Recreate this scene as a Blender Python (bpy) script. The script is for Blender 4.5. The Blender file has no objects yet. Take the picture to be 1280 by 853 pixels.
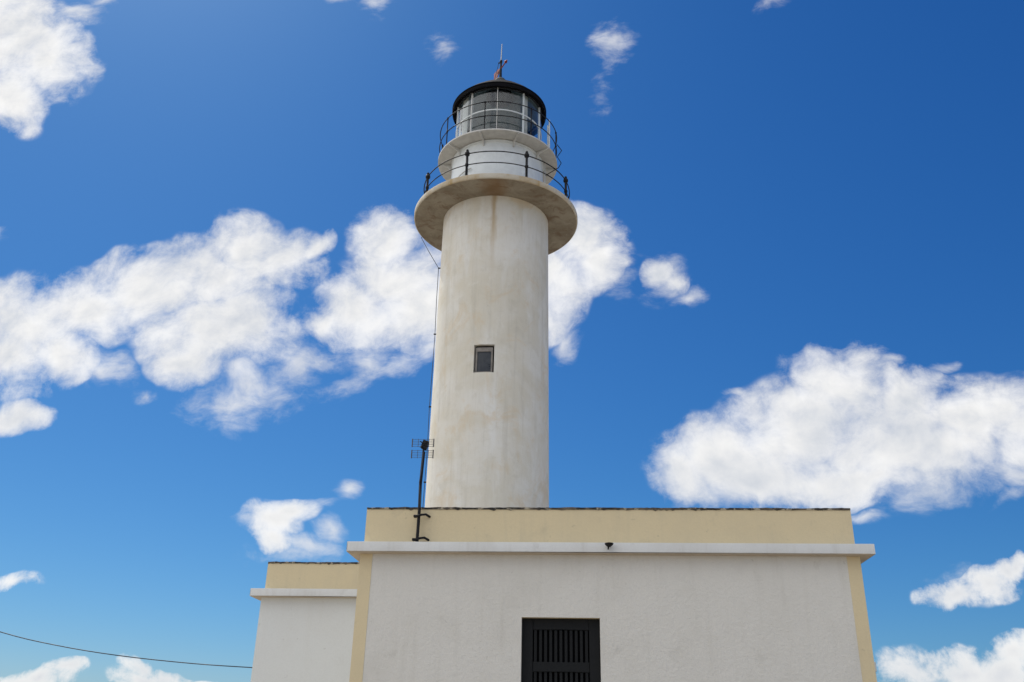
import bpy, bmesh, math, random
from mathutils import Vector, Matrix

random.seed(7)
SC = bpy.context.scene
COL = SC.collection
R = math.radians

# ------------------------------------------------------------------ camera
cam_d = bpy.data.cameras.new("camera")
cam = bpy.data.objects.new("camera", cam_d)
COL.objects.link(cam)
SC.camera = cam
cam_d.sensor_width = 36.0
cam_d.lens = 1133.3 / 1280.0 * 36.0
cam_d.clip_start = 0.05
cam_d.clip_end = 20000
YAW, PITCH, ROLL = -0.0807, 0.4211, 0.0215
_f = Vector((math.sin(YAW) * math.cos(PITCH), math.cos(YAW) * math.cos(PITCH), math.sin(PITCH)))
_r = Vector((math.cos(YAW), -math.sin(YAW), 0))
_u = _r.cross(_f)
_r2 = _r * math.cos(ROLL) + _u * math.sin(ROLL)
_u2 = _u * math.cos(ROLL) - _r * math.sin(ROLL)
cam.matrix_world = Matrix(((_r2.x, _u2.x, -_f.x, -0.2858),
                           (_r2.y, _u2.y, -_f.y, -11.116),
                           (_r2.z, _u2.z, -_f.z, 1.6),
                           (0, 0, 0, 1)))

# ------------------------------------------------------------------ sky, sun, exposure
SUN_EL = 56.0
SUN_AZ = 40.0            # degrees from +Y towards -X (behind the building, to the left)
SKY_STRENGTH = 0.1
CLOUDS = [
    (-0.8674,0.9716,0.1130,0.0826,2.374,1.00), (-0.7655,0.9133,0.0747,0.0541,2.190,1.00), (-0.8109,0.8487,0.0710,0.0473,2.092,1.00),
    (-0.7601,0.9979,0.0584,0.0311,2.977,0.75), (-0.7180,1.0245,0.0361,0.0143,3.040,0.60), (-0.8843,1.0363,0.0736,0.0521,2.245,1.00),
    (-0.4335,0.5845,0.0577,0.0489,2.430,1.00), (-0.3835,0.5681,0.0589,0.0419,2.963,1.00), (-0.3380,0.5849,0.0290,0.0182,-2.394,1.00),
    (-0.4755,0.5464,0.0863,0.0576,2.971,1.00), (-0.5481,0.5361,0.0815,0.0516,2.979,1.00), (-0.6184,0.5142,0.0713,0.0472,2.930,1.00),
    (-0.6975,0.4869,0.0871,0.0610,2.838,1.00), (-0.7097,0.4424,0.0657,0.0492,2.678,1.00), (-0.6465,0.4504,0.0514,0.0394,2.684,1.00),
    (-0.4721,0.4614,0.0737,0.0538,2.908,1.00), (-0.4900,0.4162,0.0391,0.0252,2.995,1.00), (-0.4343,0.4830,0.0786,0.0549,2.963,1.00),
    (-0.6872,0.3622,0.0474,0.0185,3.088,1.00), (-0.4014,0.3964,0.0849,0.0312,3.109,0.55), (-0.3738,0.3756,0.0398,0.0284,2.985,0.50),
    (-0.3456,0.4275,0.0604,0.0370,3.051,0.60), (-0.5292,0.3819,0.0224,0.0124,3.044,0.55), (-0.2739,0.4057,0.0865,0.0213,-2.870,0.60),
    (-0.2167,0.4261,0.0530,0.0258,-2.671,0.65), (-0.2392,0.5969,0.0487,0.0439,2.554,1.00), (-0.2142,0.5357,0.0734,0.0668,2.600,1.00),
    (-0.2723,0.4973,0.0633,0.0400,3.055,1.00), (-0.1918,0.5015,0.0609,0.0508,2.944,1.00), (-0.3116,0.4834,0.0327,0.0198,3.057,0.80),
    (-0.1028,0.5393,0.0910,0.0749,3.025,1.00), (-0.0003,0.5717,0.0579,0.0543,1.647,1.00), (-0.0325,0.5324,0.0620,0.0448,1.595,1.00),
    (0.0273,0.5482,0.0363,0.0258,1.551,1.00), (-0.0227,0.4770,0.0389,0.0215,1.574,0.70), (-0.0326,0.5899,0.0511,0.0491,2.797,1.00),
    (0.0920,0.5323,0.0224,0.0196,1.447,0.90), (0.1090,0.5208,0.0195,0.0177,-3.010,0.85), (0.0996,0.5277,0.0393,0.0377,-2.806,0.70),
    (0.1313,0.5028,0.0299,0.0148,-2.736,0.72), (0.2959,0.3924,0.0572,0.0487,-2.809,1.00), (0.2536,0.3372,0.0850,0.0626,-3.019,1.00),
    (0.1613,0.2998,0.0783,0.0512,-3.089,1.00), (0.3348,0.3180,0.1181,0.0605,-3.095,1.00), (0.3770,0.3653,0.0468,0.0361,-2.911,1.00),
    (0.4386,0.3411,0.0706,0.0510,-2.941,1.00), (0.4840,0.3522,0.0468,0.0386,-2.496,1.00), (0.1907,0.2813,0.0834,0.0366,-3.121,1.00),
    (0.2993,0.2803,0.0907,0.0309,-3.125,1.00), (0.1136,0.2906,0.0359,0.0323,-2.896,1.00), (0.3536,0.4179,0.0272,0.0121,-3.119,0.70),
    (0.1911,0.3913,0.0229,0.0100,-3.133,0.55), (0.4970,0.3314,0.0551,0.0439,0.927,1.00), (0.4022,0.3058,0.0775,0.0312,-3.111,1.00),
    (0.4256,0.1589,0.0293,0.0177,-3.016,0.90), (0.4459,0.1721,0.0214,0.0145,-2.949,1.00), (0.3876,0.1488,0.0372,0.0129,-3.107,0.90),
    (0.4575,0.1779,0.0188,0.0117,1.234,1.00), (0.3681,0.1430,0.0243,0.0096,-3.099,0.70), (0.3326,0.0806,0.0413,0.0228,-3.051,1.00),
    (0.3803,0.0843,0.0364,0.0212,-3.028,1.00), (0.4182,0.0788,0.0395,0.0253,-2.975,1.00), (0.4391,0.0981,0.0315,0.0153,-3.062,1.00),
    (0.3693,0.0660,0.0702,0.0150,-3.117,1.00), (-0.3400,0.2257,0.0336,0.0235,3.023,1.00), (-0.3171,0.2358,0.0297,0.0165,3.093,0.90),
    (-0.3408,0.2031,0.0223,0.0176,2.929,0.80), (-0.2949,0.2359,0.0303,0.0133,-2.800,0.75), (-0.3014,0.1945,0.0455,0.0150,3.134,0.75),
    (-0.2743,0.2142,0.0202,0.0178,2.052,0.70), (-0.3657,0.2238,0.0316,0.0127,3.119,0.76), (-0.2644,0.2637,0.0160,0.0137,-2.281,0.70),
    (-0.6340,0.1604,0.0283,0.0079,3.128,0.80), (-0.5822,0.0554,0.0359,0.0113,3.132,0.90), (-0.5589,0.0630,0.0251,0.0097,3.118,0.90),
    (-0.6111,0.0558,0.0324,0.0097,3.133,1.00), (-0.4691,0.0595,0.0353,0.0128,3.130,0.90), (-0.4465,0.0663,0.0230,0.0096,3.120,0.90),
    (-0.4769,0.0723,0.0179,0.0097,3.079,1.00), (-0.4216,0.0594,0.0368,0.0104,-3.140,1.00), (-0.4015,0.0653,0.0175,0.0072,3.126,0.85),
    (-0.3708,0.0586,0.0191,0.0072,3.135,1.00), (0.0545,0.8989,0.0518,0.0335,1.558,0.58), (0.0304,0.8090,0.0408,0.0283,1.570,0.42),
    (-0.1930,0.9072,0.0413,0.0275,1.702,0.48), (-0.2925,0.9902,0.0388,0.0275,2.952,0.52), (-0.3476,1.0023,0.0341,0.0140,3.060,0.60),
    (0.2732,0.9720,0.0356,0.0179,3.105,0.45), (0.3142,0.2323,0.0271,0.0104,-3.114,0.55), (0.4206,0.4142,0.0254,0.0092,-2.672,0.50),
    (0.4596,0.2501,0.0376,0.0098,-2.784,0.50), (0.3776,0.2606,0.0932,0.0249,-3.128,0.65), (0.4582,0.2856,0.0509,0.0224,-3.096,0.60),
    (0.1542,0.2631,0.0525,0.0226,-3.124,0.70), (-0.4129,0.4070,0.0604,0.0314,3.074,0.65), (-0.3168,0.4378,0.0581,0.0309,-2.783,0.65),
    (-0.1787,0.4469,0.0395,0.0266,3.072,0.65), (-0.5888,0.4247,0.0626,0.0320,3.050,0.70), (-0.1248,0.5920,0.0627,0.0583,2.690,1.00),
    (-0.7750,0.6191,0.0178,0.0134,2.506,0.60), (-0.4084,0.3758,0.0893,0.0349,3.107,0.66), (-0.2570,0.4372,0.0598,0.0424,3.030,0.66),
    (-0.0227,0.4556,0.0319,0.0251,1.587,0.70), (0.0464,0.5197,0.0294,0.0267,-3.117,0.60), (0.3890,0.1569,0.0487,0.0211,-3.090,0.60),
    (-0.3167,0.1855,0.0636,0.0194,3.136,0.55), (0.4900,0.2766,0.0505,0.0213,-3.096,0.60),
]


class NT:
    """small helper around a node tree"""
    def __init__(self, tree):
        self.t = tree
        self.n = tree.nodes
        self.l = tree.links

    def node(self, kind, **kw):
        n = self.n.new(kind)
        for k, v in kw.items():
            setattr(n, k, v)
        return n

    def put(self, sock, v):
        if isinstance(v, bpy.types.NodeSocket):
            self.l.new(v, sock)
        elif v is not None:
            if hasattr(sock.default_value, "__len__") and not hasattr(v, "__len__"):
                v = (v,) * len(sock.default_value)
            if sock.type == 'RGBA' and len(v) == 3:
                v = (*v, 1)
            sock.default_value = v

    def math(self, op, a, b=None, c=None, clamp=False):
        n = self.node('ShaderNodeMath', operation=op, use_clamp=clamp)
        for i, v in enumerate((a, b, c)):
            if v is not None:
                self.put(n.inputs[i], v)
        return n.outputs[0]

    def vmath(self, op, a, b=None, scale=None):
        n = self.node('ShaderNodeVectorMath', operation=op)
        self.put(n.inputs[0], a)
        if b is not None:
            self.put(n.inputs[1], b)
        if scale is not None:
            self.put(n.inputs['Scale'], scale)
        return n.outputs[0]

    def sstep(self, v, a, b, lo=0.0, hi=1.0, kind='SMOOTHSTEP'):
        n = self.node('ShaderNodeMapRange', interpolation_type=kind)
        self.put(n.inputs[0], v)
        for i, x in enumerate((a, b, lo, hi)):
            self.put(n.inputs[i + 1], x)
        return n.outputs[0]

    def noise(self, vec, scale, detail=4.0, rough=0.5, dist=0.0, color=False):
        n = self.node('ShaderNodeTexNoise')
        if vec is not None:
            self.put(n.inputs['Vector'], vec)
        n.inputs['Scale'].default_value = scale
        n.inputs['Detail'].default_value = detail
        n.inputs['Roughness'].default_value = rough
        n.inputs['Distortion'].default_value = dist
        return n.outputs[1 if color else 0]

    def mix(self, f, a, b, blend='MIX'):
        n = self.node('ShaderNodeMix', data_type='RGBA', blend_type=blend)
        self.put(n.inputs[0], f)
        self.put(n.inputs[6], a)
        self.put(n.inputs[7], b)
        return n.outputs[2]


world = bpy.data.worlds.new("World")
SC.world = world
world.use_nodes = True
W = NT(world.node_tree)
W.n.clear()
sky = W.node('ShaderNodeTexSky', sky_type='NISHITA', sun_disc=False)
sky.sun_elevation = R(SUN_EL)
sky.sun_rotation = R(-SUN_AZ)
sky.altitude = 60
sky.air_density = 1.0
sky.dust_density = 0.52
sky.ozone_density = 3.0
# deepen the blue: one gain and gamma per channel of the sky's own radiance
sk = W.node('ShaderNodeSeparateColor')
W.l.new(sky.outputs[0], sk.inputs[0])
skc = W.node('ShaderNodeCombineColor')
for _i, (_k, _p) in enumerate(((0.60, 1.745), (0.69, 1.23), (0.85, 0.92))):
    _v = W.math('POWER', W.math('MULTIPLY', sk.outputs[_i], SKY_STRENGTH), _p)
    W.l.new(W.math('MULTIPLY', _v, _k / SKY_STRENGTH), skc.inputs[_i])
direction = W.node('ShaderNodeTexCoord').outputs['Generated']
sep = W.node('ShaderNodeSeparateXYZ')
W.l.new(direction, sep.inputs[0])
dx, dy, dz = sep.outputs
yy = W.math('MAXIMUM', dy, 0.06)
comb = W.node('ShaderNodeCombineXYZ')
W.l.new(W.math('DIVIDE', dx, yy), comb.inputs[0])
W.l.new(W.math('DIVIDE', dz, yy), comb.inputs[1])
P0 = comb.outputs[0]
# gentle domain warp so that the cloud masses do not keep their ellipse outlines
warp = W.vmath('SUBTRACT', W.noise(P0, 7.0, 3.0, 0.55, color=True), (0.5, 0.5, 0.5))
flat = W.vmath('MULTIPLY', warp, (1, 1, 0))
P = W.vmath('ADD', P0, W.vmath('SCALE', flat, scale=0.075))
S = None
ST = None          # thin, wispy patches
for (cu, cv, ru, rv, th, amp) in CLOUDS:
    m = W.node('ShaderNodeMapping', vector_type='TEXTURE')
    W.l.new(P, m.inputs[0])
    m.inputs['Location'].default_value = (cu, cv, 0)
    m.inputs['Rotation'].default_value = (0, 0, th)
    m.inputs['Scale'].default_value = (ru * 1.38, rv * 1.38, 1)
    g = W.node('ShaderNodeTexGradient', gradient_type='SPHERICAL')
    W.l.new(m.outputs[0], g.inputs[0])
    if amp < 0.78:
        val = W.math('MULTIPLY', g.outputs['Fac'], amp)
        ST = val if ST is None else W.math('MAXIMUM', ST, val)
        continue
    val = W.math('MULTIPLY', g.outputs['Fac'], amp) if amp != 1 else g.outputs['Fac']
    S = val if S is None else W.math('SMOOTH_MAX', S, val, 0.06)
front = W.math('MULTIPLY', W.sstep(dy, 0.06, 0.25), W.sstep(W.math('DIVIDE', dx, yy), -1.5, -0.95))
# unseen cumulus added over the rest of the sky, denser leftwards as fill light
hv = W.node('ShaderNodeCombineXYZ')
zz = W.math('ADD', W.math('MAXIMUM', dz, 0.0), 0.25)
W.l.new(W.math('DIVIDE', dx, zz), hv.inputs[0])
W.l.new(W.math('DIVIDE', dy, zz), hv.inputs[1])
back = W.math('MULTIPLY', W.sstep(W.math('SUBTRACT', W.noise(hv.outputs[0], 0.9, 3.0, 0.5), W.math('MULTIPLY', dx, 0.14)), 0.35, 0.61, 0.0, 0.8), W.math('SUBTRACT', 1.0, front))
S = S if S is not None else 0.0
ST = W.math('MULTIPLY', ST, front) if ST is not None else 0.0
Sall = W.math('ADD', W.math('MULTIPLY', S, front), back)
Q = W.vmath('ADD', P0, W.vmath('SCALE', flat, scale=0.06))
N1 = W.noise(Q, 15.0, 12.0, 0.68)
# lower in the sky the clouds are farther off: smaller billows
far = W.sstep(W.math('DIVIDE', dz, yy), 0.10, 0.40, 1.0, 0.0)
Nf = W.noise(Q, 34.0, 10.0, 0.66)
N1 = W.math('ADD', W.math('MULTIPLY', N1, W.math('SUBTRACT', 1.0, far)), W.math('MULTIPLY', Nf, far))
N2 = W.noise(W.vmath('ADD', Q, (-0.010, 0.014, 0.0)), 15.0, 7.0, 0.58)
vor = W.node('ShaderNodeTexVoronoi', feature='SMOOTH_F1', voronoi_dimensions='2D')
W.l.new(W.vmath('ADD', Q, W.vmath('SCALE', W.vmath('SUBTRACT', W.noise(Q, 40.0, 5.0, 0.6, color=True), (0.5, 0.5, 0.5)), scale=0.022)), vor.inputs['Vector'])
vor.inputs['Scale'].default_value = 24.0
vor.inputs['Smoothness'].default_value = 0.35
puff = W.math('MULTIPLY', W.math('SUBTRACT', 0.42, vor.outputs['Distance']), 0.36)
Sall = W.math('ADD', Sall, W.math('MULTIPLY', puff, W.sstep(Sall, 0.05, 0.3)))
D = W.math('ADD', Sall, W.math('MULTIPLY', W.math('SUBTRACT', N1, 0.5), W.math('MULTIPLY_ADD', far, 0.7, 1.35)))
D = W.math('ADD', D, W.math('MULTIPLY', W.math('SUBTRACT', W.noise(Q, 8.0, 4.0, 0.55), 0.5), 0.85))
# optical depth: thin, see-through fringes round an opaque core
depth = W.math('POWER', W.math('MAXIMUM', W.math('SUBTRACT', D, 0.03), 0.0), 1.5)
alpha = W.math('SUBTRACT', 1.0, W.math('EXPONENT', W.math('MULTIPLY', depth, -4.3)))
gate = W.sstep(Sall, 0.05, 0.17)
alpha = W.math('MULTIPLY', alpha, gate)
N3 = W.noise(W.vmath('MULTIPLY', Q, (0.8, 1.25, 1.0)), 19.0, 10.0, 0.64, 0.15)
Dt = W.math('ADD', W.math('MULTIPLY', ST, 1.5), W.math('MULTIPLY', W.math('SUBTRACT', N3, 0.5), 2.0))
thin = W.math('MULTIPLY', W.sstep(Dt, 0.25, 1.25), W.sstep(ST, 0.0, 0.25, 0.0, 0.75))
alpha = W.math('MAXIMUM', alpha, thin)
relief = W.math('MULTIPLY', W.math('SUBTRACT', N1, N2), W.math('SUBTRACT', 1.0, W.math('MULTIPLY', far, 0.6)))
tone = W.math('ADD', W.math('MULTIPLY', relief, 0.55), W.sstep(W.noise(Q, 7.0, 4.0, 0.5), 0.34, 0.60, 0.86, 1.0, 'LINEAR'))
tone = W.math('ADD', tone, W.sstep(D, 0.55, 1.3, 0.0, -0.13))
tone = W.math('MINIMUM', W.math('MAXIMUM', tone, 0.66), 1.03)
CLOUD_L = 9.5
ccol = W.mix(W.sstep(tone, 0.68, 0.98), (0.84, 0.90, 1.0), (1.0, 0.995, 0.985))
# unseen clouds are boosted, most towards the left, to brighten tower and walls
lum = W.math('MULTIPLY', W.math('MULTIPLY', tone, CLOUD_L), W.math('ADD', 1.0, W.math('MULTIPLY', W.math('SUBTRACT', 1.0, front), W.sstep(dx, 0.6, -0.9, 0.28, 0.75))))
cloud = W.vmath('SCALE', ccol, scale=lum)
final = W.mix(alpha, skc.outputs[0], cloud)
bg = W.node('ShaderNodeBackground')
W.l.new(final, bg.inputs[0])
bg.inputs[1].default_value = SKY_STRENGTH
wo = W.node('ShaderNodeOutputWorld')
W.l.new(bg.outputs[0], wo.inputs[0])
world.cycles.sampling_method = 'MANUAL'
world.cycles.sample_map_resolution = 512

sun_d = bpy.data.lights.new("sun", 'SUN')
sun_d.energy = 2.7
sun_d.angle = R(0.53)
sun_d.color = (1.0, 0.95, 0.87)
sun = bpy.data.objects.new("sun", sun_d)
COL.objects.link(sun)
_s = Vector((-math.sin(R(SUN_AZ)) * math.cos(R(SUN_EL)), math.cos(R(SUN_AZ)) * math.cos(R(SUN_EL)), math.sin(R(SUN_EL))))
sun.rotation_euler = _s.to_track_quat('Z', 'Y').to_euler()
sun.location = _s * 60

SC.view_settings.view_transform = 'Standard'
SC.view_settings.look = 'None'
SC.view_settings.exposure = 0.0
SC.view_settings.gamma = 1.0
SC.view_settings.use_curve_mapping = False
SC.render.engine = 'CYCLES'
SC.cycles.use_denoising = True
SC.cycles.max_bounces = 8
SC.cycles.transparent_max_bounces = 16
SC.cycles.sample_clamp_indirect = 6


# ------------------------------------------------------------------ helpers
def mesh_obj(name, bm, mat, parent=None, smooth=None):
    """link a bmesh as ONE mesh object; smooth = sharp angle in degrees"""
    me = bpy.data.meshes.new(name)
    bmesh.ops.recalc_face_normals(bm, faces=bm.faces)
    bm.to_mesh(me)
    bm.free()
    if smooth is not None:
        for p in me.polygons:
            p.use_smooth = True
        me.set_sharp_from_angle(angle=R(smooth))
    for m in (mat if isinstance(mat, (list, tuple)) else [mat]):
        me.materials.append(m)
    o = bpy.data.objects.new(name, me)
    COL.objects.link(o)
    if parent is not None:
        o.parent = parent
        # geometry is written in world space: undo the offset of the thing's Empty
        if parent.type == 'EMPTY':
            o.matrix_parent_inverse = Matrix.Translation(-parent.location)
    return o


def thing(name, label, cat, loc=(0, 0, 0), group=None):
    o = bpy.data.objects.new(name, None)
    o.empty_display_size = 0.2
    COL.objects.link(o)
    o.location = loc
    o["label"] = label
    o["category"] = cat
    if group:
        o["group"] = group
    return o


def tag(o, label, cat):
    o["label"] = label
    o["category"] = cat
    return o


def box(bm, x0, x1, y0, y1, z0, z1, bevel=0.0, mi=0):
    vs = [bm.verts.new((x, y, z)) for z in (z0, z1) for y in (y0, y1) for x in (x0, x1)]
    fs = []
    for q in ((0, 1, 3, 2), (4, 5, 7, 6), (0, 1, 5, 4), (2, 3, 7, 6), (0, 2, 6, 4), (1, 3, 7, 5)):
        f = bm.faces.new([vs[i] for i in q])
        f.material_index = mi
        fs.append(f)
    if bevel > 0:
        es = list({e for f in fs for e in f.edges})
        bmesh.ops.bevel(bm, geom=es, offset=bevel, segments=2, profile=0.6, affect='EDGES')


def prism(bm, pts, z0, z1):
    a = [bm.verts.new((x, y, z0)) for x, y in pts]
    b = [bm.verts.new((x, y, z1)) for x, y in pts]
    n = len(pts)
    bm.faces.new(a[::-1])
    bm.faces.new(b)
    for i in range(n):
        bm.faces.new((a[i], a[(i + 1) % n], b[(i + 1) % n], b[i]))


def tube(bm, pts, r, n=8, caps=True):
    """round bar along a polyline; r is a number or one radius per point"""
    pts = [Vector(p) for p in pts]
    rs = [r] * len(pts) if not hasattr(r, "__len__") else list(r)
    rings = []
    prev = None
    for i, p in enumerate(pts):
        if i == 0:
            d = pts[1] - p
        elif i == len(pts) - 1:
            d = p - pts[i - 1]
        else:
            d = (pts[i + 1] - p).normalized() + (p - pts[i - 1]).normalized()
        d.normalize()
        if prev is None:
            a = Vector((0, 0, 1)) if abs(d.z) < 0.9 else Vector((1, 0, 0))
            u = d.cross(a).normalized()
        else:
            u = (prev - d * prev.dot(d)).normalized()
        prev = u
        v = d.cross(u)
        rings.append([bm.verts.new(p + (u * math.cos(2 * math.pi * k / n) + v * math.sin(2 * math.pi * k / n)) * rs[i]) for k in range(n)])
    for a, b in zip(rings, rings[1:]):
        for k in range(n):
            bm.faces.new((a[k], a[(k + 1) % n], b[(k + 1) % n], b[k]))
    if caps:
        bm.faces.new(rings[0][::-1])
        bm.faces.new(rings[-1])


def lathe(bm, prof, cx, cy, n=96, close=False):
    """profile = (r, z) from bottom to top; closed loops give a solid ring"""
    rings = []
    for r, z in prof:
        if r < 1e-5:
            rings.append([bm.verts.new((cx, cy, z))])
        else:
            rings.append([bm.verts.new((cx + r * math.sin(2 * math.pi * k / n), cy - r * math.cos(2 * math.pi * k / n), z)) for k in range(n)])
    pairs = list(zip(rings, rings[1:]))
    if close:
        pairs.append((rings[-1], rings[0]))
    for a, b in pairs:
        for k in range(n):
            k2 = (k + 1) % n
            if len(a) == 1 and len(b) == 1:
                continue
            if len(a) == 1:
                bm.faces.new((a[0], b[k2], b[k]))
            elif len(b) == 1:
                bm.faces.new((a[k], a[k2], b[0]))
            else:
                bm.faces.new((a[k], a[k2], b[k2], b[k]))


def arc_shell(bm, cx, cy, r0, r1, z0, z1, a0, a1, n=10, wave=0.0, waves=6):
    """curved slab between two radii, heights and angles (degrees)"""
    cols = []
    for k in range(n + 1):
        t = k / n
        a = R(a0 + (a1 - a0) * t)
        w = wave * math.sin(t * waves * 2 * math.pi)
        col = []
        for (r, z) in ((r0, z0), (r1, z0), (r1, z1), (r0, z1)):
            col.append(bm.verts.new((cx + (r + w) * math.sin(a), cy - (r + w) * math.cos(a), z)))
        cols.append(col)
    for a, b in zip(cols, cols[1:]):
        for k in range(4):
            bm.faces.new((a[k], a[(k + 1) % 4], b[(k + 1) % 4], b[k]))
    bm.faces.new(cols[0])
    bm.faces.new(cols[-1][::-1])


def torus_ring(bm, cx, cy, rad, z, r, n=96, m=8, a0=0, a1=360):
    full = abs(a1 - a0) >= 360
    k_n = n if full else n + 1
    rings = []
    for k in range(k_n):
        a = R(a0 + (a1 - a0) * k / n)
        c = Vector((cx + rad * math.sin(a), cy - rad * math.cos(a), z))
        o = Vector((math.sin(a), -math.cos(a), 0))
        rings.append([bm.verts.new(c + o * r * math.cos(2 * math.pi * j / m) + Vector((0, 0, 1)) * r * math.sin(2 * math.pi * j / m)) for j in range(m)])
    rng = range(k_n) if full else range(k_n - 1)
    for k in rng:
        a, b = rings[k], rings[(k + 1) % k_n]
        for j in range(m):
            bm.faces.new((a[j], a[(j + 1) % m], b[(j + 1) % m], b[j]))


def polar(cx, cy, r, a_deg, z):
    return Vector((cx + r * math.sin(R(a_deg)), cy - r * math.cos(R(a_deg)), z))


# ------------------------------------------------------------------ materials
def new_mat(name, rough=0.8, metal=0.0, spec=0.5):
    m = bpy.data.materials.new(name)
    m.use_nodes = True
    t = NT(m.node_tree)
    b = t.n['Principled BSDF']
    b.inputs['Roughness'].default_value = rough
    b.inputs['Metallic'].default_value = metal
    b.inputs['Specular IOR Level'].default_value = spec
    return m, t, b


def obj_coord(t):
    return t.node('ShaderNodeNewGeometry').outputs['Position']


def bump(t, b, height, strength, dist):
    n = t.node('ShaderNodeBump')
    n.inputs['Strength'].default_value = strength
    n.inputs['Distance'].default_value = dist
    t.put(n.inputs['Height'], height)
    t.l.new(n.outputs[0], b.inputs['Normal'])


def stretch(t, v, s):
    return t.vmath('MULTIPLY', v, s)


def mat_paint(name, col, rough=0.45, spec=0.5, metal=0.0, var=0.12, scale=9.0):
    m, t, b = new_mat(name, rough, metal, spec)
    g = obj_coord(t)
    n = t.noise(g, scale, 5, 0.6)
    t.put(b.inputs['Base Color'], t.mix(t.sstep(n, 0.3, 0.7), tuple(c * (1 - var) for c in col), tuple(min(1, c * (1 + var)) for c in col)))
    t.put(b.inputs['Roughness'], t.sstep(n, 0.3, 0.7, rough - 0.08, rough + 0.1))
    bump(t, b, t.noise(g, 60, 3, 0.5), 0.08, 0.004)
    return m


def mat_plaster(name, col, dirt, rough_amt=0.35, lump=26.0, dirt_amt=0.35):
    m, t, b = new_mat(name, 0.92, 0, 0.25)
    g = obj_coord(t)
    n1 = t.noise(g, 1.3, 6, 0.6)
    streak = t.noise(stretch(t, g, (5.0, 5.0, 0.45)), 1.4, 6, 0.62)
    f = t.math('MULTIPLY', t.math('ADD', t.sstep(n1, 0.42, 0.75), t.sstep(streak, 0.5, 0.78)), dirt_amt, clamp=True)
    fine = t.noise(g, 55, 4, 0.6)
    base = t.mix(f, col, dirt)
    base = t.mix(t.sstep(fine, 0.35, 0.7, 0.0, 0.22), base, tuple(c * 0.82 for c in col))
    spots = t.noise(g, 3.3, 7, 0.7, 0.3)
    base = t.mix(t.sstep(spots, 0.56, 0.72, 0.0, 0.45 * dirt_amt + 0.08), base, tuple(c * 0.8 for c in dirt))
    lump_shade = t.noise(g, 14.0, 3, 0.5)
    base = t.mix(t.sstep(lump_shade, 0.69, 0.76, 0.0, 0.30), base, tuple(c * 0.62 for c in dirt))  # dark flecks in the base colour add shading for the plaster lumps
    t.put(b.inputs['Base Color'], base)
    lumps = t.noise(g, lump, 5, 0.62, 0.3)
    h = t.math('ADD', t.math('MULTIPLY', lumps, 0.8), t.math('MULTIPLY', t.noise(g, lump * 4.3, 3, 0.6), 0.25))
    bump(t, b, h, rough_amt, 0.02)
    return m


def mat_tower():
    m, t, b = new_mat("stained_tower_plaster", 0.9, 0, 0.25)
    g = obj_coord(t)
    # vertical run-off streaks, wide patches of older paint, ochre lichen stains
    st1 = t.noise(stretch(t, g, (6.5, 6.5, 0.30)), 1.5, 7, 0.62)
    st2 = t.noise(stretch(t, g, (2.2, 2.2, 0.5)), 1.1, 5, 0.55, 0.4)
    patch = t.noise(g, 1.15, 6, 0.6, 0.5)
    lichen = t.noise(stretch(t, g, (1.0, 1.0, 0.75)), 1.7, 8, 0.68, 0.7)
    speck = t.noise(g, 9.0, 6, 0.7)
    fine = t.noise(stretch(t, g, (20.0, 20.0, 1.6)), 1.5, 6, 0.65)
    blotch = t.noise(g, 3.4, 7, 0.66, 0.4)
    c = t.mix(t.sstep(patch, 0.36, 0.66), (0.72, 0.70, 0.645), (0.65, 0.61, 0.515))
    c = t.mix(t.sstep(st2, 0.50, 0.70, 0.0, 0.55), c, (0.78, 0.78, 0.755))
    c = t.mix(t.sstep(st1, 0.50, 0.76, 0.0, 0.40), c, (0.47, 0.445, 0.38))
    c = t.mix(t.sstep(fine, 0.52, 0.74, 0.0, 0.30), c, (0.50, 0.475, 0.42))
    c = t.mix(t.sstep(blotch, 0.52, 0.70, 0.0, 0.34), c, (0.52, 0.485, 0.40))
    c = t.mix(t.sstep(blotch, 0.30, 0.44, 0.35, 0.0), c, (0.78, 0.765, 0.715))
    c = t.mix(t.sstep(lichen, 0.52, 0.68, 0.0, 0.5), c, (0.63, 0.505, 0.335))
    c = t.mix(t.sstep(speck, 0.64, 0.78, 0.0, 0.5), c, (0.40, 0.36, 0.30))
    # rust run-off below the gallery on the camera side
    sp = t.node('ShaderNodeSeparateXYZ')
    t.l.new(g, sp.inputs[0])
    wob = t.math('MULTIPLY', t.math('SUBTRACT', t.noise(stretch(t, g, (3, 3, 1.2)), 2.0, 4, 0.6), 0.5), 0.16)
    dxr = t.math('ABSOLUTE', t.math('ADD', t.math('SUBTRACT', sp.outputs[0], -1.90), wob))
    band = t.math('MULTIPLY', t.sstep(dxr, 0.01, 0.085, 1.0, 0.0), t.sstep(sp.outputs[2], 9.3, 11.3))
    band = t.math('MULTIPLY', band, t.sstep(sp.outputs[1], 4.4, 4.7, 1.0, 0.0))
    c = t.mix(t.math('MULTIPLY', band, t.sstep(st1, 0.3, 0.6, 0.25, 0.65)), c, (0.42, 0.285, 0.125))
    t.put(b.inputs['Base Color'], c)
    h = t.math('ADD', t.math('MULTIPLY', t.noise(g, 5.0, 6, 0.6), 0.7), t.math('MULTIPLY', t.noise(g, 40.0, 4, 0.6), 0.3))
    bump(t, b, h, 0.28, 0.03)
    return m


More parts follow.
